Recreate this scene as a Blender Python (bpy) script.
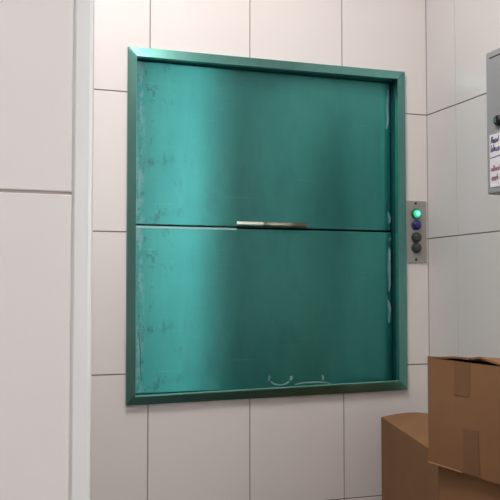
import bpy, bmesh, math, random
from mathutils import Vector, Matrix

for o in list(bpy.data.objects):
    bpy.data.objects.remove(o, do_unlink=True)
scn = bpy.context.scene
COL = scn.collection
random.seed(11)

# ---------------------------------------------------------------- camera
cam_d = bpy.data.cameras.new('camera')
cam = bpy.data.objects.new('camera', cam_d)
COL.objects.link(cam)
cam_d.sensor_width = 36.0
cam_d.lens = 839.54 / 500.0 * 36.0
cam_d.clip_start = 0.02
YAW, PITCH = 0.33684, 0.0471
cam.location = (0.0, -2.3508, 1.0369)
cam.rotation_euler = (math.pi / 2 + PITCH, 0.0, -YAW)
scn.camera = cam

# ---------------------------------------------------------------- world, exposure, large lights
w = bpy.data.worlds.new('world')
scn.world = w
w.use_nodes = True
w.node_tree.nodes['Background'].inputs[0].default_value = (0.95, 0.97, 1.0, 1)
w.node_tree.nodes['Background'].inputs[1].default_value = 6.3
vs = scn.view_settings
vs.view_transform = 'Standard'
vs.look = 'None'
vs.gamma = 1.0
vs.use_curve_mapping = False
vs.exposure = -0.04
LIGHT_MAIN = 28.0      # watts, ceiling light over the hatch
LIGHT_REAR = 7.0      # watts, ceiling light further back
LIGHT_COLOUR = (1.0, 0.965, 0.945)

# ---------------------------------------------------------------- helpers
def s2l(r, g, b):
    def f(c):
        c /= 255.0
        return c / 12.92 if c <= 0.04045 else ((c + 0.055) / 1.055) ** 2.4
    return (f(r), f(g), f(b), 1.0)

def mat(name, col, rough=0.5, metal=0.0, spec=0.5, emit=None, es=0.0):
    m = bpy.data.materials.new(name)
    m.use_nodes = True
    b = m.node_tree.nodes['Principled BSDF']
    b.inputs['Base Color'].default_value = col
    b.inputs['Roughness'].default_value = rough
    b.inputs['Metallic'].default_value = metal
    b.inputs['Specular IOR Level'].default_value = spec
    if emit:
        b.inputs['Emission Color'].default_value = emit
        b.inputs['Emission Strength'].default_value = es
    return m

def N(m, t, **kw):
    n = m.node_tree.nodes.new(t)
    for k, v in kw.items():
        setattr(n, k, v)
    return n

def L(m, a, b):
    m.node_tree.links.new(a, b)

def noise(m, scale, detail=3.0, mapping=(1, 1, 1), rough=0.55):
    tc = N(m, 'ShaderNodeTexCoord')
    mp = N(m, 'ShaderNodeMapping')
    mp.inputs['Scale'].default_value = mapping
    L(m, tc.outputs['Object'], mp.inputs['Vector'])
    n = N(m, 'ShaderNodeTexNoise')
    n.inputs['Scale'].default_value = scale
    n.inputs['Detail'].default_value = detail
    n.inputs['Roughness'].default_value = rough
    L(m, mp.outputs[0], n.inputs['Vector'])
    return n.outputs['Fac'], tc

def ramp(m, src, stops):
    r = N(m, 'ShaderNodeValToRGB')
    e = r.color_ramp.elements
    while len(e) < len(stops):
        e.new(0.5)
    for el, (p, c) in zip(e, stops):
        el.position = p
        el.color = c
    L(m, src, r.inputs['Fac'])
    return r.outputs['Color']

def mix(m, fac, a, b):
    x = N(m, 'ShaderNodeMix', data_type='RGBA')
    if hasattr(fac, 'links'):
        L(m, fac, x.inputs[0])
    else:
        x.inputs[0].default_value = fac
    for s, v in ((6, a), (7, b)):
        if hasattr(v, 'links'):
            L(m, v, x.inputs[s])
        else:
            x.inputs[s].default_value = v
    return x.outputs[2]

def bump(m, h, strength, dist=0.001):
    bp = N(m, 'ShaderNodeBump')
    bp.inputs['Strength'].default_value = strength
    bp.inputs['Distance'].default_value = dist
    L(m, h, bp.inputs['Height'])
    L(m, bp.outputs[0], m.node_tree.nodes['Principled BSDF'].inputs['Normal'])

def P(m):
    return m.node_tree.nodes['Principled BSDF']

def obj(name, bm, m, parent=None, bev=0.0, seg=2, smooth=False, loc=None, rotz=0.0):
    me = bpy.data.meshes.new(name)
    bmesh.ops.recalc_face_normals(bm, faces=bm.faces[:])
    bm.to_mesh(me)
    bm.free()
    for x in (m if isinstance(m, (list, tuple)) else [m]):
        me.materials.append(x)
    o = bpy.data.objects.new(name, me)
    COL.objects.link(o)
    if smooth:
        for p in me.polygons:
            p.use_smooth = True
    if bev > 0:
        b = o.modifiers.new('bevel', 'BEVEL')
        b.width = bev
        b.segments = seg
        b.limit_method = 'ANGLE'
        b.angle_limit = math.radians(40)
    if loc is not None:
        o.location = loc
    o.rotation_euler.z = rotz
    if parent is not None:
        o.parent = parent
    return o

def thing(name, label, cat, loc=(0, 0, 0), rotz=0.0, group=None):
    o = bpy.data.objects.new(name, None)
    o.empty_display_size = 0.05
    COL.objects.link(o)
    o.location = loc
    o.rotation_euler.z = rotz
    o['label'] = label
    o['category'] = cat
    if group:
        o['group'] = group
    return o

def struct(o, label=None, cat=None):
    o['kind'] = 'structure'
    if label:
        o['label'] = label
    if cat:
        o['category'] = cat
    return o

def box(bm, x0, x1, y0, y1, z0, z1, mi=0):
    v = [bm.verts.new((x, y, z)) for x in (x0, x1) for y in (y0, y1) for z in (z0, z1)]
    fs = []
    for f in ((0, 1, 3, 2), (4, 6, 7, 5), (0, 4, 5, 1), (2, 3, 7, 6), (0, 2, 6, 4), (1, 5, 7, 3)):
        fc = bm.faces.new([v[i] for i in f])
        fc.material_index = mi
        fs.append(fc)
    return v

def prism(bm, pts, axis, a0, a1, mi=0):
    """extrude a polygon given in two coordinates along axis (0,1,2)"""
    def mk(p, a):
        q = list(p)
        q.insert(axis, a)
        return bm.verts.new(q)
    A = [mk(p, a0) for p in pts]
    B = [mk(p, a1) for p in pts]
    n = len(pts)
    bm.faces.new(A).material_index = mi
    bm.faces.new(B[::-1]).material_index = mi
    for i in range(n):
        bm.faces.new((A[i], B[i], B[(i + 1) % n], A[(i + 1) % n])).material_index = mi

def lathe(bm, prof, n=32, centre=(0, 0, 0)):
    """profile of (radius, depth) turned about an axis pointing to -Y"""
    rings = []
    for r, d in prof:
        ring = []
        for k in range(n):
            a = 2 * math.pi * k / n
            ring.append(bm.verts.new((centre[0] + r * math.cos(a), centre[1] - d, centre[2] + r * math.sin(a))))
        rings.append(ring)
    for i in range(len(rings) - 1):
        for k in range(n):
            bm.faces.new((rings[i][k], rings[i][(k + 1) % n], rings[i + 1][(k + 1) % n], rings[i + 1][k]))
    bm.faces.new(rings[0][::-1])
    bm.faces.new(rings[-1])

# ---------------------------------------------------------------- materials
def tile_mat(name, c0, c1, rough=0.28):
    m = mat(name, c0, rough, spec=0.45)
    n, _ = noise(m, 2.2, 2.0)
    L(m, ramp(m, n, [(0.3, c0), (0.7, c1)]), P(m).inputs['Base Color'])
    n2, _ = noise(m, 30.0, 2.0)
    bump(m, n2, 0.04, 0.0006)
    return m

M_tile = tile_mat('glazed_tile', s2l(227, 220, 217), s2l(231, 225, 222))
M_tiler = tile_mat('dimmed_glazed_tile', s2l(216, 211, 211), s2l(220, 215, 215))  # right wall's dimmer, cooler light put into the tile colour
M_grout = mat('grout', s2l(134, 121, 116), 0.9)
M_groutp = mat('pale_grout', s2l(172, 160, 152), 0.9)
M_floor = tile_mat('floor_tile', s2l(72, 69, 67), s2l(82, 79, 76), 0.5)
M_paint = mat('white_paint', s2l(226, 222, 218), 0.8)
M_trim = mat('white_trim', s2l(229, 228, 226), 0.32)
M_dark = mat('dark_gap', s2l(22, 26, 26), 0.8)

def film_metal(name, base, dark, rough, aniso):
    """brushed steel under a green protective film"""
    m = mat(name, base, rough, 0.85)
    p = P(m)
    n, _ = noise(m, 3.0, 6.0, (1.0, 1.0, 0.35), 0.65)
    c = ramp(m, n, [(0.35, dark), (0.65, base)])
    L(m, c, p.inputs['Base Color'])
    p.inputs['Anisotropic'].default_value = aniso
    p.inputs['Coat Weight'].default_value = 0.5
    p.inputs['Coat Roughness'].default_value = 0.35
    cv = N(m, 'ShaderNodeCombineXYZ')
    cv.inputs[2].default_value = 1.0
    L(m, cv.outputs[0], p.inputs['Tangent'])
    return m, c

M_film, _c = film_metal('green_filmed_steel', s2l(98, 186, 180), s2l(86, 172, 168), 0.34, 0.97)

def scuffed_film():
    """the same film with rubbed patches near the panel edges and faint handling marks"""
    m, c = film_metal('scuffed_green_film', s2l(66, 158, 149), s2l(48, 134, 131), 0.30, 0.98)
    tc = N(m, 'ShaderNodeTexCoord')
    sp = N(m, 'ShaderNodeSeparateXYZ')
    L(m, tc.outputs['Object'], sp.inputs[0])
    def mult(a, b):
        x = N(m, 'ShaderNodeMix', data_type='RGBA', blend_type='MULTIPLY')
        x.inputs[0].default_value = 1.0
        L(m, a, x.inputs[6]); L(m, b, x.inputs[7])
        return x.outputs[2]
    K, W = (0, 0, 0, 1), (1, 1, 1, 1)
    # wide band beside the left edge: dark chips where hands have rubbed the film
    edge = ramp(m, sp.outputs[0], [(0.0, W), (0.20, K)])
    n, _ = noise(m, 24.0, 6.0, (1.0, 1.0, 0.6), 0.72)
    c = mix(m, mult(edge, ramp(m, n, [(0.56, K), (0.61, W)])), c, s2l(44, 104, 104))
    # narrow pitted strip right at the left edge where the film has gone milky
    rim = ramp(m, sp.outputs[0], [(0.0, W), (0.020, W), (0.034, K)])
    n2, _ = noise(m, 42.0, 6.0, (1.0, 1.0, 0.45), 0.75)
    c = mix(m, mult(rim, ramp(m, n2, [(0.47, K), (0.56, (0.5, 0.5, 0.5, 1))])), c, s2l(138, 168, 170))
    # large cloudy smears and thin level scratches over the whole sheet
    n3, _ = noise(m, 7.0, 8.0, (1.0, 1.0, 0.55), 0.72)
    c = mix(m, ramp(m, n3, [(0.54, K), (0.68, (0.3, 0.3, 0.3, 1))]), c, s2l(40, 112, 122))
    n4, _ = noise(m, 9.0, 5.0, (0.5, 1.0, 16.0), 0.7)
    c = mix(m, ramp(m, n4, [(0.60, K), (0.70, (0.35, 0.35, 0.35, 1))]), c, s2l(100, 176, 170))
    L(m, c, P(m).inputs['Base Color'])
    n5, _ = noise(m, 11.0, 5.0, (1.0, 1.0, 0.6), 0.65)
    bump(m, n5, 0.06, 0.003)
    return m

M_panel = scuffed_film()
M_frame, _c = film_metal('frame_filmed_steel', s2l(120, 178, 168), s2l(98, 156, 148), 0.32, 0.0)
P(M_frame).inputs['Metallic'].default_value = 1.0
P(M_frame).inputs['Coat Weight'].default_value = 0.0
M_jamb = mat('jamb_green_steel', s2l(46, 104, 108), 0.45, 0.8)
M_bare = mat('bare_steel', s2l(206, 214, 212), 0.3, 0.9)
M_highlight = mat('highlight_steel', s2l(150, 186, 182), 0.4, 0.8)  # paler than the film, painting the highlight on the panel edge
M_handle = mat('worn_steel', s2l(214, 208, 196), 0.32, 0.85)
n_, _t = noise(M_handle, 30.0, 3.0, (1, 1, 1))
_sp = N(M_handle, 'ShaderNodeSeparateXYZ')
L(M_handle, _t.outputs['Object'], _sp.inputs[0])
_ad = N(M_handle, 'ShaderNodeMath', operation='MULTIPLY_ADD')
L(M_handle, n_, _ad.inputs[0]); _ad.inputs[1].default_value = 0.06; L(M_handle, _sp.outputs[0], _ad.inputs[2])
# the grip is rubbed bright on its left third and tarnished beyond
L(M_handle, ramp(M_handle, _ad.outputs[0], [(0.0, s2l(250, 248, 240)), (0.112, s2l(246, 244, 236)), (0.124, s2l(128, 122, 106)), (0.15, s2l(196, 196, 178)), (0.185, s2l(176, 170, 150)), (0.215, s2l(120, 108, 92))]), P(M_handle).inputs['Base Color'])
M_scrap = mat('peeling_film', s2l(122, 156, 166), 0.4, 0.3)
M_scuff = mat('rubbed_film', s2l(128, 166, 160), 0.6, 0.1)
M_seal = mat('pale_sealant', s2l(196, 214, 206), 0.5)
M_plate = mat('plate_steel', s2l(176, 172, 168), 0.45, 0.55)
M_screw = mat('screw_dark', s2l(60, 56, 54), 0.5, 0.5)
M_cab = mat('cabinet_grey', s2l(146, 147, 150), 0.42)
M_lock = mat('black_plastic', s2l(20, 20, 22), 0.3)
M_paper = mat('white_paper', s2l(224, 220, 226), 0.8)
M_ink_b = mat('blue_ink', s2l(96, 100, 142), 0.8)
M_ink_r = mat('red_ink', s2l(178, 134, 146), 0.8)

def card_mat(name, c0, c1):
    m = mat(name, c0, 0.85, spec=0.2)
    n, _ = noise(m, 4.0, 5.0, (1, 1, 1))
    L(m, ramp(m, n, [(0.3, c0), (0.7, c1)]), P(m).inputs['Base Color'])
    n2, _ = noise(m, 60.0, 3.0, (0.15, 1, 1))
    bump(m, n2, 0.1, 0.001)
    return m

M_card = card_mat('cardboard', s2l(132, 95, 66), s2l(142, 104, 73))
M_cardin = card_mat('cardboard_edge', s2l(150, 112, 84), s2l(160, 122, 92))
M_tape = mat('brown_tape', s2l(122, 84, 54), 0.6)

# ---------------------------------------------------------------- the setting
def rect_minus(r, hole):
    x0, x1, z0, z1 = r
    hx0, hx1, hz0, hz1 = hole
    if x1 <= hx0 or x0 >= hx1 or z1 <= hz0 or z0 >= hz1:
        return [r]
    out = []
    if x0 < hx0:
        out.append((x0, hx0, z0, z1)); x0 = hx0
    if x1 > hx1:
        out.append((hx1, x1, z0, z1)); x1 = hx1
    if z0 < hz0:
        out.append((x0, x1, z0, hz0))
    if z1 > hz1:
        out.append((x0, x1, hz1, z1))
    return out

def tiled_wall(name, u0, u1, z1, uj, zj, gu, gz, place, thick, holes=(), mats=None, corner=0.0):
    """tiles as one relief mesh; place(u, depth, z) -> xyz, depth counts out from the wall face"""
    bm = bmesh.new()
    def slab(r, d0, d1, mi, bevel=0.0):
        a0, a1, b0, b1 = r
        q = [(a0, b0), (a1, b0), (a1, b1), (a0, b1)]
        if bevel:
            s = min(bevel if (gu > 0.002) else 0.0004, (a1 - a0) * 0.3, (b1 - b0) * 0.3)
            qi = [(a0 + s, b0 + s), (a1 - s, b0 + s), (a1 - s, b1 - s), (a0 + s, b1 - s)]
            lv = [[bm.verts.new(place(u, d0, z)) for u, z in q],
                  [bm.verts.new(place(u, d1 - s * 0.6, z)) for u, z in q],
                  [bm.verts.new(place(u, d1, z)) for u, z in qi]]
        else:
            lv = [[bm.verts.new(place(u, d0, z)) for u, z in q],
                  [bm.verts.new(place(u, d1, z)) for u, z in q]]
        bm.faces.new(lv[0]).material_index = mi
        bm.faces.new(lv[-1]).material_index = mi
        for A, B in zip(lv, lv[1:]):
            for i in range(4):
                bm.faces.new((A[i], A[(i + 1) % 4], B[(i + 1) % 4], B[i])).material_index = mi
    base = [(u0, u1, 0.0, z1)]
    for h in holes:
        base = [r2 for r in base for r2 in rect_minus(r, h)]
    for r in base:
        slab(r, -thick, -0.0022, 1)
    us = [u0] + sorted(u for u in uj if u0 + 0.01 < u < u1 - 0.01) + [u1]
    zs = [0.0] + sorted(z for z in zj if 0.01 < z < z1 - 0.01) + [z1]
    for i in range(len(us) - 1):
        for k in range(len(zs) - 1):
            r = (us[i] + (gu / 2 if i else corner), us[i + 1] - (gu / 2 if i < len(us) - 2 else corner),
                 zs[k] + (gz / 2 if k else 0), zs[k + 1] - (gz / 2 if k < len(zs) - 2 else 0))
            rs = [r]
            for h in holes:
                rs = [r2 for q in rs for r2 in rect_minus(q, h)]
            whole = len(rs) == 1 and rs[0] == r
            for q in rs:
                slab(q, -0.0021, 0.0, 0, 0.0012 if whole else 0.0)
    return obj(name, bm, mats or [M_tile, M_grout])

XR, XL, YR, ZC = 1.4296, -1.5, -4.6, 2.7
ROWS = [0.4 * k for k in range(1, 7)]
HOLE = (0.470, 1.318, 0.732, 1.709)
wb = tiled_wall('wall_back', XL, XR + 0.1, ZC, [0.518 + 0.305 * k for k in range(-7, 3)] + [XR], ROWS, 0.0032, 0.0036,
                lambda u, d, z: (u, -d, z), 0.11, [HOLE], corner=0.0016)
struct(wb)
DOOR = (1.56, 2.38, 0.0, 2.05)      # doorway in the right wall (distance from the back wall)
WIN = (2.46, 4.40, 0.95, 2.45)      # wide daylight window further along the same wall
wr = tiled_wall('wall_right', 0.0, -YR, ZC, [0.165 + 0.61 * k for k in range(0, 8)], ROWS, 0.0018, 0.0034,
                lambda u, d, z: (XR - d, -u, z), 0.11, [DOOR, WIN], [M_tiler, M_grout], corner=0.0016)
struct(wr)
# near partition with its tile edge profile
YN = -1.35
wp = tiled_wall('wall_left_near', -1.5, 0.1278, ZC, [0.1262 - 0.30 * k for k in range(1, 6)],
                [1.1505 - 0.4 * 2, 1.1505 - 0.4, 1.1505, 1.5505, 1.9505, 2.3505], 0.003, 0.0036,
                lambda u, d, z: (u, YN - d, z), 0.12, mats=[M_tile, M_groutp])
struct(wp)
bm = bmesh.new()
prism(bm, [(0.1278, YN - 0.0004), (0.1307, YN - 0.0036), (0.1465, YN - 0.0036), (0.1508, YN - 0.0025), (0.1525, YN + 0.0005),
           (0.1525, YN + 0.12), (0.1278, YN + 0.12)], 2, 0.0, ZC)
struct(obj('trim_1', bm, M_trim, bev=0.0008))

bm = bmesh.new(); box(bm, XL - 0.11, XR + 0.11, YR - 0.12, 0.11, -0.1, 0.0)
struct(obj('floor', bm, M_floor))
bm = bmesh.new(); box(bm, XL - 0.11, XR + 0.11, YR - 0.12, 0.11, ZC, ZC + 0.1)
struct(obj('ceiling', bm, M_paint))
bm = bmesh.new(); box(bm, XL - 0.11, XL, YR - 0.12, 0.11, 0.0, ZC)
struct(obj('wall_left', bm, M_paint))
bm = bmesh.new(); box(bm, XL, XR + 0.11, YR - 0.12, YR, 0.0, ZC)
struct(obj('wall_rear', bm, M_paint))
bm = bmesh.new()
for a in (WIN[0], (WIN[0] + WIN[1]) / 2 - 0.02, WIN[1] - 0.04):
    box(bm, XR + 0.03, XR + 0.09, -a - 0.04, -a, WIN[2], WIN[3])
for a in (WIN[2], WIN[3] - 0.04):
    box(bm, XR + 0.032, XR + 0.088, -WIN[1], -WIN[0], a, a + 0.04)
struct(obj('window_1', bm, M_trim))
# corridor stub and door leaf of the doorway on the right wall
bm = bmesh.new()
box(bm, XR + 0.05, XR + 0.09, -DOOR[1], -DOOR[0], 0.0, DOOR[3])
M_doorleaf = mat('dark_door', s2l(44, 42, 42), 0.5)
dr = struct(obj('door_1', bm, M_doorleaf, bev=0.003))
bm = bmesh.new()
lathe(bm, [(0.022, 0.0), (0.022, 0.006), (0.010, 0.010), (0.010, 0.045), (0.026, 0.05), (0.026, 0.062), (0.018, 0.068)], 24)
obj('door_handle', bm, M_bare, dr, smooth=True, loc=(XR + 0.05, -DOOR[0] - 0.08, 1.0), rotz=-math.pi / 2)

# ---------------------------------------------------------------- ceiling lights
def ceiling_light(x, y, sx, sy, watt, label):
    t = thing('ceiling_light', label, 'ceiling light', (x, y, ZC))
    bm = bmesh.new()
    for a, b, c, d in ((-sx, sx, -sy, -sy + 0.03), (-sx, sx, sy - 0.03, sy), (-sx, -sx + 0.03, -sy + 0.03, sy - 0.03), (sx - 0.03, sx, -sy + 0.03, sy - 0.03)):
        box(bm, a, b, c, d, -0.04, 0.0)
    obj('frame', bm, M_trim, t, bev=0.003)
    bm = bmesh.new(); box(bm, -sx + 0.03, sx - 0.03, -sy + 0.03, sy - 0.03, -0.025, -0.015)
    obj('diffuser', bm, mat('diffuser', (0.9, 0.9, 0.9, 1), 0.6, emit=(1, 0.96, 0.93, 1), es=1.0), t)
    ld = bpy.data.lights.new('lamp', 'AREA')
    ld.shape = 'RECTANGLE'
    ld.size = 2 * sx - 0.07
    ld.size_y = 2 * sy - 0.07
    ld.energy = watt
    ld.color = LIGHT_COLOUR
    lo = bpy.data.objects.new('lamp', ld)
    COL.objects.link(lo)
    lo.location = (0, 0, -0.028)
    lo.parent = t
    return t

ceiling_light(0.36, -0.92, 0.24, 0.30, LIGHT_MAIN, 'square ceiling light panel near the green hatch')
ceiling_light(-0.35, -2.9, 0.30, 0.60, LIGHT_REAR, 'long ceiling light panel towards the rear window')

# ---------------------------------------------------------------- the hatch
hatch = thing('serving_lift_hatch', 'large green filmed steel dumbwaiter hatch set in the tiled wall', 'hatch', (0.8945, 0.0, 0.721))
HX0, HX1, HZ0, HZ1 = 0.4492 - 0.8945, 1.3392 - 0.8945, 0.0, 1.0076
FW, FY = 0.0285, -0.020
# corner points (x, z): outer edge 12 mm proud, inner edge 20 mm proud, so every member slopes outwards
OUT = [(-0.4419, 1.0070), (0.4488, 1.0108), (0.4492, 0.0017), (-0.4410, -0.0075)]
INN = [(-0.4180, 0.9785), (0.4176, 0.9830), (0.4150, 0.0313), (-0.4163, 0.0172)]
for k, nm in enumerate(('frame_rail', 'frame_stile', 'frame_rail', 'frame_stile')):
    a, b = k, (k + 1) % 4
    d = Vector((OUT[b][0] - OUT[a][0], OUT[b][1] - OUT[a][1])).normalized() * 0.0003
    def pt(p, y, s_):
        return (p[0] + d.x * s_, y, p[1] + d.y * s_)
    bm = bmesh.new()
    q = [pt(OUT[a], -0.0004, 1), pt(OUT[b], -0.0004, -1), pt(OUT[b], -0.012, -1), pt(OUT[a], -0.012, 1),
         pt(INN[a], -0.0004, 1), pt(INN[b], -0.0004, -1), pt(INN[b], FY, -1), pt(INN[a], FY, 1)]
    v = [bm.verts.new(c) for c in q]
    for f in ((0, 1, 2, 3), (3, 2, 6, 7), (7, 6, 5, 4), (4, 5, 1, 0), (0, 3, 7, 4), (1, 5, 6, 2)):
        bm.faces.new([v[x] for x in f])
    obj(nm, bm, M_frame, hatch, bev=0.0012, seg=2)
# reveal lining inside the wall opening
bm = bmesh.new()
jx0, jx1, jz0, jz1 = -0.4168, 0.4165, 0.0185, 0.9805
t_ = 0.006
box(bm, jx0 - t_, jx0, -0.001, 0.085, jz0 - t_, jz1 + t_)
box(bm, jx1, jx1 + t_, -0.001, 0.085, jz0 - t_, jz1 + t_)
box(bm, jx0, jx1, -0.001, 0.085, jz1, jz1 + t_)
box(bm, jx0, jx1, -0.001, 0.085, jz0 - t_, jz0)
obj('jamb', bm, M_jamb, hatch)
bm = bmesh.new(); box(bm, jx0 - t_, jx1 + t_, 0.086, 0.095, jz0 - t_, jz1 + t_)
obj('back_plate', bm, M_dark, hatch)
# two vertically sliding panels
ZS = 0.4980
PY = 0.024
def panel(z0, z1, name, dy=0.0):
    bm = bmesh.new()
    box(bm, 0.0, jx1 - jx0 - 0.004, 0.0, 0.03, 0.0, z1 - z0)
    return obj(name, bm, M_panel, hatch, bev=0.0025, seg=3, loc=(jx0 + 0.002, PY + dy, z0))
up = panel(ZS + 0.0055, jz1 - 0.001, 'door_panel', 0.002)
lo = panel(jz0 + 0.001, ZS, 'door_panel', 0.0)
WP = jx1 - jx0 - 0.004
# lip along the top of the lower panel; pale colour paints its ceiling highlight
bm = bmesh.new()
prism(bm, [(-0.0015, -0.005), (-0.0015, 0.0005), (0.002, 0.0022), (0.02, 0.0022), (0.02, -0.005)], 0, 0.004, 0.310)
obj('edge_highlight', bm, M_highlight, lo, loc=(0, 0, ZS - jz0 - 0.001))
# pull lip on the lower edge of the upper panel
bm = bmesh.new()
prism(bm, [(0.0, 0.0), (-0.013, 0.0), (-0.017, 0.003), (-0.017, 0.010), (-0.014, 0.013), (-0.012, 0.010), (-0.012, 0.004), (0.0, 0.003)], 0, 0.0, 0.226)
obj('pull_handle', bm, M_handle, up, bev=0.001, loc=(0.306, 0.0, 0.003))

# scraps of peeling film and rubbed marks, each a thin curled flake on its panel
def flake(parent, pts, name, m, lift=0.002):
    bm = bmesh.new()
    c = Vector((sum(p[0] for p in pts) / len(pts), sum(p[1] for p in pts) / len(pts)))
    f = [bm.verts.new((x, -0.0006 - (lift * (i % 3) / 2), z)) for i, (x, z) in enumerate(pts)]
    k = [bm.verts.new((c.x + (x - c.x) * 0.98, 0.0002, c.y + (z - c.y) * 0.98)) for x, z in pts]
    n = len(pts)
    cf = bm.verts.new((c.x, -0.0012, c.y)); ck = bm.verts.new((c.x, 0.0002, c.y))
    for i in range(n):
        j = (i + 1) % n
        bm.faces.new((f[i], f[j], cf)); bm.faces.new((k[j], k[i], ck)); bm.faces.new((f[i], k[i], k[j], f[j]))
    return obj(name, bm, m, parent)
def strip_pts(x, z0, z1, wd, n, rng):
    a = [(x + rng.uniform(-.3, .3) * wd, z0 + (z1 - z0) * i / n) for i in range(n + 1)]
    b = [(p[0] + wd * rng.uniform(.6, 1.1) * (0.25 if i in (0, n) else 1), p[1] + 0.001) for i, p in enumerate(a)]
    return a + b[::-1]
rg = random.Random(4)
H_up = jz1 - ZS - 0.0065
flake(up, strip_pts(WP - 0.012, H_up - 0.150, H_up - 0.020, 0.011, 7, rg), 'film_scrap', M_scrap)
flake(up, strip_pts(WP - 0.010, 0.02, 0.06, 0.008, 4, rg), 'film_scrap', M_scrap, 0.001)
flake(lo, strip_pts(WP - 0.012, 0.29, 0.43, 0.010, 6, rg), 'film_scrap', M_scrap)
flake(lo, strip_pts(WP - 0.0135, 0.19, 0.265, 0.012, 5, rg), 'film_scrap', M_scrap)
flake(lo, strip_pts(WP - 0.009, 0.45, 0.462, 0.008, 3, rg), 'film_scrap', M_scrap, 0.001)
def ring_marks(cx, cz, rx, rz, a0, a1, wd, n=10):
    o = [(cx + rx * math.cos(math.radians(a0 + (a1 - a0) * i / n)), cz + rz * math.sin(math.radians(a0 + (a1 - a0) * i / n))) for i in range(n + 1)]
    i_ = [(cx + (rx - wd) * math.cos(math.radians(a0 + (a1 - a0) * i / n)), cz + (rz - wd) * math.sin(math.radians(a0 + (a1 - a0) * i / n))) for i in range(n + 1)]
    return o + i_[::-1]
def band(parent, pts, name, m):
    """flat curved mark given by an outer and an inner run of points"""
    bm = bmesh.new()
    n = len(pts) // 2
    O, I = pts[:n], pts[n:][::-1]
    fo = [[bm.verts.new((x, y, z)) for x, z in run] for run in (O, I) for y in (-0.0006, 0.0002)]
    for i in range(n - 1):
        bm.faces.new((fo[0][i], fo[0][i + 1], fo[2][i + 1], fo[2][i]))
        bm.faces.new((fo[1][i], fo[3][i], fo[3][i + 1], fo[1][i + 1]))
        bm.faces.new((fo[0][i], fo[1][i], fo[1][i + 1], fo[0][i + 1]))
        bm.faces.new((fo[2][i], fo[2][i + 1], fo[3][i + 1], fo[3][i]))
    return obj(name, bm, m, parent)
x_ = 0.449
band(lo, ring_marks(x_, 0.027, 0.034, 0.020, 200, 330, 0.0045), 'rubbed_mark', M_scuff)
band(lo, ring_marks(x_, 0.030, 0.040, 0.022, -25, 15, 0.008), 'rubbed_mark', M_scuff)
band(lo, ring_marks(x_, 0.028, 0.040, 0.022, 150, 195, 0.005), 'rubbed_mark', M_scuff)
band(lo, ring_marks(0.555, 0.004, 0.065, 0.012, 15, 160, 0.005), 'rubbed_mark', M_scuff)
band(lo, ring_marks(0.584, 0.026, 0.009, 0.011, -60, 80, 0.006), 'rubbed_mark', M_scuff)
# thin scratch on the lower left
bm = bmesh.new()
prev = None
sc_pts = [(0.012, 0.175), (0.017, 0.15), (0.020, 0.11), (0.020, 0.07), (0.023, 0.035)]
band(lo, sc_pts + [(x + 0.0022, z) for x, z in sc_pts[::-1]], 'scratch', M_jamb)
bm.free()
# sealant bead in the lower corner of the reveal
bm = bmesh.new()
A_ = [bm.verts.new(c) for c in ((INN[3][0], FY - 0.0008, INN[3][1] - 0.0012), (INN[3][0], FY - 0.0008, INN[3][1] + 0.0018), (INN[3][0], FY + 0.006, INN[3][1] + 0.0030), (INN[3][0], FY + 0.006, INN[3][1] - 0.0012))]
B_ = [bm.verts.new(c) for c in ((INN[2][0], FY - 0.0008, INN[2][1] - 0.0012), (INN[2][0], FY - 0.0008, INN[2][1] + 0.0010), (INN[2][0], FY + 0.006, INN[2][1] + 0.0020), (INN[2][0], FY + 0.006, INN[2][1] - 0.0012))]
bm.faces.new(A_); bm.faces.new(B_[::-1])
for i in range(4):
    bm.faces.new((A_[i], B_[i], B_[(i + 1) % 4], A_[(i + 1) % 4]))
obj('sealant_bead', bm, mat('green_sealant', s2l(120, 180, 168), 0.35, 0.5), hatch)

# ---------------------------------------------------------------- control plate beside the hatch
cp = thing('control_plate', 'narrow steel push button plate with lit green button beside hatch', 'control panel', (1.3840, -0.0002, 1.1220))
bm = bmesh.new(); box(bm, -0.0375, 0.0375, -0.004, 0.0, 0.0, 0.198)
obj('plate', bm, M_plate, cp, bev=0.001)
M_bg = mat('green_button', s2l(40, 190, 130), 0.25, emit=s2l(70, 240, 170), es=0.55)
M_bgc = mat('green_glow', s2l(130, 255, 210), 0.25, emit=s2l(130, 255, 214), es=1.0)
M_bb = mat('blue_button', s2l(44, 44, 118), 0.3)
M_bk = mat('dark_button', s2l(56, 66, 62), 0.35)
M_bz = mat('button_bezel', s2l(66, 78, 74), 0.35, 0.4)
M_bzg = mat('bezel_green', s2l(20, 112, 84), 0.35)
M_bzb = mat('bezel_blue', s2l(58, 58, 104), 0.35)
for z, mb, bz, lbl in ((0.156, M_bg, M_bzg, 'lit green push button'), (0.120, M_bb, M_bzb, 'dark blue push button'),
                       (0.0810, M_bk, M_bz, None), (0.0475, M_bk, M_bz, None)):
    bm = bmesh.new()
    lathe(bm, [(0.0166, 0.0), (0.0166, 0.006), (0.0152, 0.009), (0.0130, 0.009), (0.0130, 0.006)], 36)
    b = obj('push_button', bm, bz, cp, smooth=False, loc=(-0.0018, -0.004, z))
    if lbl:
        b['label'] = lbl
    bm = bmesh.new()
    lathe(bm, [(0.0125, 0.004), (0.0125, 0.012), (0.0112, 0.0142), (0.007, 0.0152), (0.002, 0.0155)], 36)
    c = obj('button_cap', bm, mb, b, smooth=True)
    if mb is M_bg:
        bm = bmesh.new()
        lathe(bm, [(0.0068, 0.0148), (0.0066, 0.0163), (0.003, 0.0169)], 28)
        obj('lens', bm, M_bgc, b, smooth=True)
for z in (0.0105, 0.190):
    bm = bmesh.new()
    lathe(bm, [(0.0042, 0.0), (0.0042, 0.0012), (0.0025, 0.0024)], 20)
    obj('screw', bm, M_screw, cp, loc=(-0.0018, -0.004, z))

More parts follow.
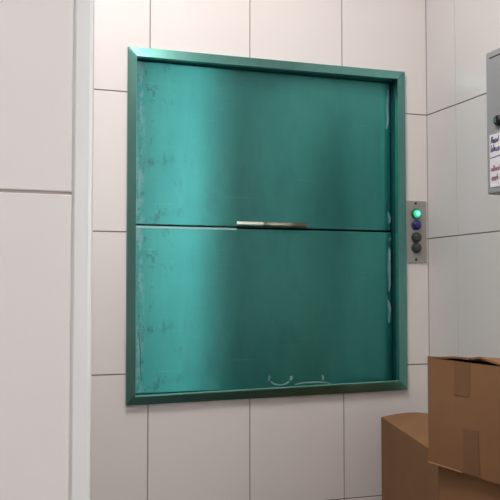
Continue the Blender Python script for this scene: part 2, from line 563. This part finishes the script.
# ---------------------------------------------------------------- electrical cabinet on the right wall
CX, CY0, CZ0, CH, CD, CW = 1.28, -0.533, 1.2790, 0.3660, XR - 1.28, 0.40
cab = thing('electrical_cabinet', 'grey metal wall cabinet with black lock and handwritten notice', 'cabinet', (XR - 0.0002, CY0, CZ0))
bm = bmesh.new(); box(bm, -CD + 0.014, 0.0, -CW, 0.0, 0.0, CH)
obj('body', bm, M_cab, cab, bev=0.003)
bm = bmesh.new(); box(bm, -CD, -CD + 0.0135, -CW, 0.0, 0.0, CH)
dd = obj('door', bm, M_cab, cab, bev=0.004, seg=3)
# pressed seam line inside the door edge
bm = bmesh.new()
s = 0.016
for a in ((-CW + s, -s, CH - s - 0.003, CH - s),):
    box(bm, -CD - 0.0006, -CD + 0.0005, a[0], a[1], a[2], a[3])
obj('seam', bm, M_dark, dd)
bm = bmesh.new()
lathe(bm, [(0.0135, 0.0), (0.0135, 0.005), (0.0105, 0.009), (0.004, 0.0095)], 28)
lk = obj('lock', bm, M_lock, cab, loc=(-CD, -0.052, 0.182), rotz=-math.pi / 2)
bm = bmesh.new(); box(bm, -0.0012, 0.0012, -0.0112, -0.0095, -0.006, 0.006)
obj('key_slot', bm, M_bare, lk)
bm = bmesh.new(); box(bm, -0.0010, 0.0, -0.115, -0.0145, 0.0165, 0.1505)
nt = obj('notice', bm, M_paper, cab, loc=(-CD - 0.0004, 0, 0))
nt['label'] = 'white paper notice with blue and red handwriting'
def strokes(name, lines, wd, m):
    bm = bmesh.new()
    for ln in lines:
        for (a, b) in zip(ln, ln[1:]):
            d = Vector((b[0] - a[0], b[1] - a[1]))
            if d.length < 1e-6:
                continue
            n = Vector((-d.y, d.x)).normalized() * wd / 2
            q = [(a[0] + n.x, a[1] + n.y), (b[0] + n.x, b[1] + n.y), (b[0] - n.x, b[1] - n.y), (a[0] - n.x, a[1] - n.y)]
            f = [bm.verts.new((-0.0016, -u, z)) for u, z in q]
            g = [bm.verts.new((-0.0009, -u, z)) for u, z in q]
            bm.faces.new(f); bm.faces.new(g[::-1])
            for i in range(4):
                bm.faces.new((f[i], g[i], g[(i + 1) % 4], f[(i + 1) % 4]))
    return obj(name, bm, m, nt)
def script_line(u0, u1, z, h, rng):
    """illegible joined-up handwriting from u0 to u1, broken into short words"""
    out, cur, u = [], [], u0
    while u < u1:
        tall = rng.random() < 0.3
        a = h * (1.0 if tall else rng.uniform(0.5, 0.65))
        wv = h * rng.uniform(0.18, 0.34)
        cur += [(u, z + h * rng.uniform(-0.05, 0.1)), (u + wv * 0.75, z + a), (u + wv * 0.35, z + a * rng.uniform(0.7, 0.95))]
        u += wv
        if len(cur) > 18 and rng.random() < 0.5:
            out.append(cur); cur = []; u += h * 0.3
    if len(cur) > 1:
        out.append(cur)
    return out
r2 = random.Random(8)
strokes('blue_writing', script_line(0.020, 0.110, 0.128, 0.017, r2) + script_line(0.019, 0.110, 0.106, 0.018, r2)
        + [[(0.017, 0.091), (0.06, 0.094), (0.11, 0.0935)]], 0.0024, M_ink_b)
strokes('red_writing', script_line(0.019, 0.110, 0.056, 0.015, r2) + script_line(0.021, 0.110, 0.033, 0.016, r2), 0.0024, M_ink_r)

# ---------------------------------------------------------------- cardboard boxes
def carton(label, loc, rotz, lx, ly, h, bulge=0.004, gap=0.006, lift=None, fall=0.0, inner=True):
    """origin at one bottom corner; x runs along the flap seam, y across it"""
    t = thing('cardboard_box', label, 'box', loc, rotz)
    bm = bmesh.new()
    n = 6
    # walls with a slight outward swell
    ring = []
    per = [(lx * i / n, 0.0) for i in range(n)] + [(lx, ly * i / n) for i in range(n)] + \
          [(lx - lx * i / n, ly) for i in range(n)] + [(0.0, ly - ly * i / n) for i in range(n)]
    nz = 5
    for k in range(nz + 1):
        z = h * k / nz
        sw = bulge * math.sin(math.pi * k / nz)
        row = []
        for i, (x, y) in enumerate(per):
            side, q = divmod(i, n)
            b = sw * math.sin(math.pi * q / n)
            dx, dy = ((0, -1), (1, 0), (0, 1), (-1, 0))[side]
            row.append(bm.verts.new((x + dx * b, y + dy * b, (z - fall * x) if k == nz else z)))
        ring.append(row)
    m_ = len(per)
    for k in range(nz):
        for i in range(m_):
            bm.faces.new((ring[k][i], ring[k][(i + 1) % m_], ring[k + 1][(i + 1) % m_], ring[k + 1][i]))
    bm.faces.new(ring[0][::-1])
    body = obj('body', bm, M_card, t)
    # inner flaps underneath (folded in from the two short ends)
    if inner:
        d = min(ly * 0.45, lx * 0.35)
        for a, b in ((0.004, d), (lx - d, lx - 0.004)):
            bm = bmesh.new()
            box(bm, a, b, 0.004, ly - 0.004, h - 0.009, h - 0.0055)
            obj('inner_flap', bm, M_cardin, t)
    # outer flaps meeting at the seam, with a wavy sagging surface
    for side in (0, 1):
        bm = bmesh.new()
        nx, ny = 10, 5
        y0, y1 = (0.0, ly / 2 - gap / 2) if side == 0 else (ly / 2 + gap / 2, ly)
        top, bot = [], []
        for i in range(nx + 1):
            a, b = [], []
            for j in range(ny + 1):
                x = lx * i / nx
                y = y0 + (y1 - y0) * j / ny
                z = h - fall * x + (lift(x / lx, y / ly) if lift else 0.0)
                a.append(bm.verts.new((x, y, z)))
                b.append(bm.verts.new((x, y, z - 0.004)))
            top.append(a); bot.append(b)
        for i in range(nx):
            for j in range(ny):
                bm.faces.new((top[i][j], top[i + 1][j], top[i + 1][j + 1], top[i][j + 1]))
                bm.faces.new((bot[i][j], bot[i][j + 1], bot[i + 1][j + 1], bot[i + 1][j]))
        for i in range(nx):
            bm.faces.new((top[i][0], bot[i][0], bot[i + 1][0], top[i + 1][0]))
            bm.faces.new((top[i][ny], top[i + 1][ny], bot[i + 1][ny], bot[i][ny]))
        for j in range(ny):
            bm.faces.new((top[0][j], top[0][j + 1], bot[0][j + 1], bot[0][j]))
            bm.faces.new((top[nx][j], bot[nx][j], bot[nx][j + 1], top[nx][j + 1]))
        obj('flap', bm, M_card, t)
    return t, body

RU = math.radians(4.5)          # the stack is turned a little from the right wall
# box local: x along the seam (towards the right wall), y away from the camera
def stack_box(label, far_left, h, z, lx, ly, lift, tapes, bulge, fall=0.0, inner=True):
    cx, cy = far_left
    # local origin is the near left corner
    nx = cx + ly * math.sin(RU)
    ny = cy - ly * math.cos(RU)
    t, body = carton(label, (nx, ny, z), RU, lx, ly, h, bulge=bulge, lift=lift, fall=fall, inner=inner)
    for yy, z0, z1, wd in tapes:
        bm = bmesh.new()
        n = 8
        def swell(z):
            return bulge * math.sin(math.pi * z / h) * 1.0
        A = []
        for i in range(n + 1):
            zz = z0 + (z1 - z0) * i / n
            A.append([bm.verts.new((-swell(zz) - 0.0008, yy - wd / 2, zz)), bm.verts.new((-swell(zz) - 0.0008, yy + wd / 2, zz)),
                      bm.verts.new((0.001, yy - wd / 2, zz)), bm.verts.new((0.001, yy + wd / 2, zz))])
        for a, b in zip(A, A[1:]):
            bm.faces.new((a[0], a[1], b[1], b[0])); bm.faces.new((a[2], b[2], b[3], a[3]))
            bm.faces.new((a[0], b[0], b[2], a[2])); bm.faces.new((a[1], a[3], b[3], b[1]))
        obj('tape', bm, M_tape, t)
    if not inner:
        bm = bmesh.new()
        box(bm, -0.003, lx * 0.4, ly * 0.60, ly - 0.002, 0.0, 0.0022)
        obj('flap', bm, M_cardin, t)
    return t

def lift_top(u, v):
    # the two flaps have sprung up a little along the front edge, most next to the seam
    pts = ((0.0, 0.003), (0.15, 0.005), (0.27, 0.009), (0.40, 0.015), (0.48, 0.011), (0.52, 0.009), (0.66, 0.0105), (0.80, 0.006), (0.92, 0.004), (1.0, 0.003))
    for (a, p), (b, q) in zip(pts, pts[1:]):
        if a <= v <= b:
            return (p + (q - p) * (v - a) / (b - a)) * (1.0 - 0.5 * u)
    return 0.0
def lift_flat(u, v):
    return 0.0
TOPZ = 0.6585
c_top = (0.9985, -0.742)
stack_box('tall cardboard box beneath the taped carton, lower one of the right stack', c_top, TOPZ - 0.0005, 0.0, 0.39, 0.29, lift_flat, [], 0.002)
stack_box('cardboard carton with two brown tape strips on top of stack', (0.985, -0.723), 0.2285, TOPZ, 0.40, 0.29, lift_top,
          [(0.29 - 0.122, 0.159, 0.2282, 0.052), (0.29 - 0.150, 0.004, 0.094, 0.048)], 0.004, 0.075, False)

RA = math.radians(-15.1)
fl = (1.2103, -0.085)
LA, WA = 0.575, 0.195
def lift_a(u, v):
    return 0.003 + 0.013 * math.sin(math.pi * min(1, max(0, u))) * v
nx = fl[0] - LA * math.sin(-RA)
ny = fl[1] - LA * math.cos(RA)
carton('tall narrow cardboard box standing against tiled wall behind the taped carton', (nx, ny, 0.0), RA, WA, LA, 0.652, bulge=0.003, gap=0.0004, lift=lift_a)
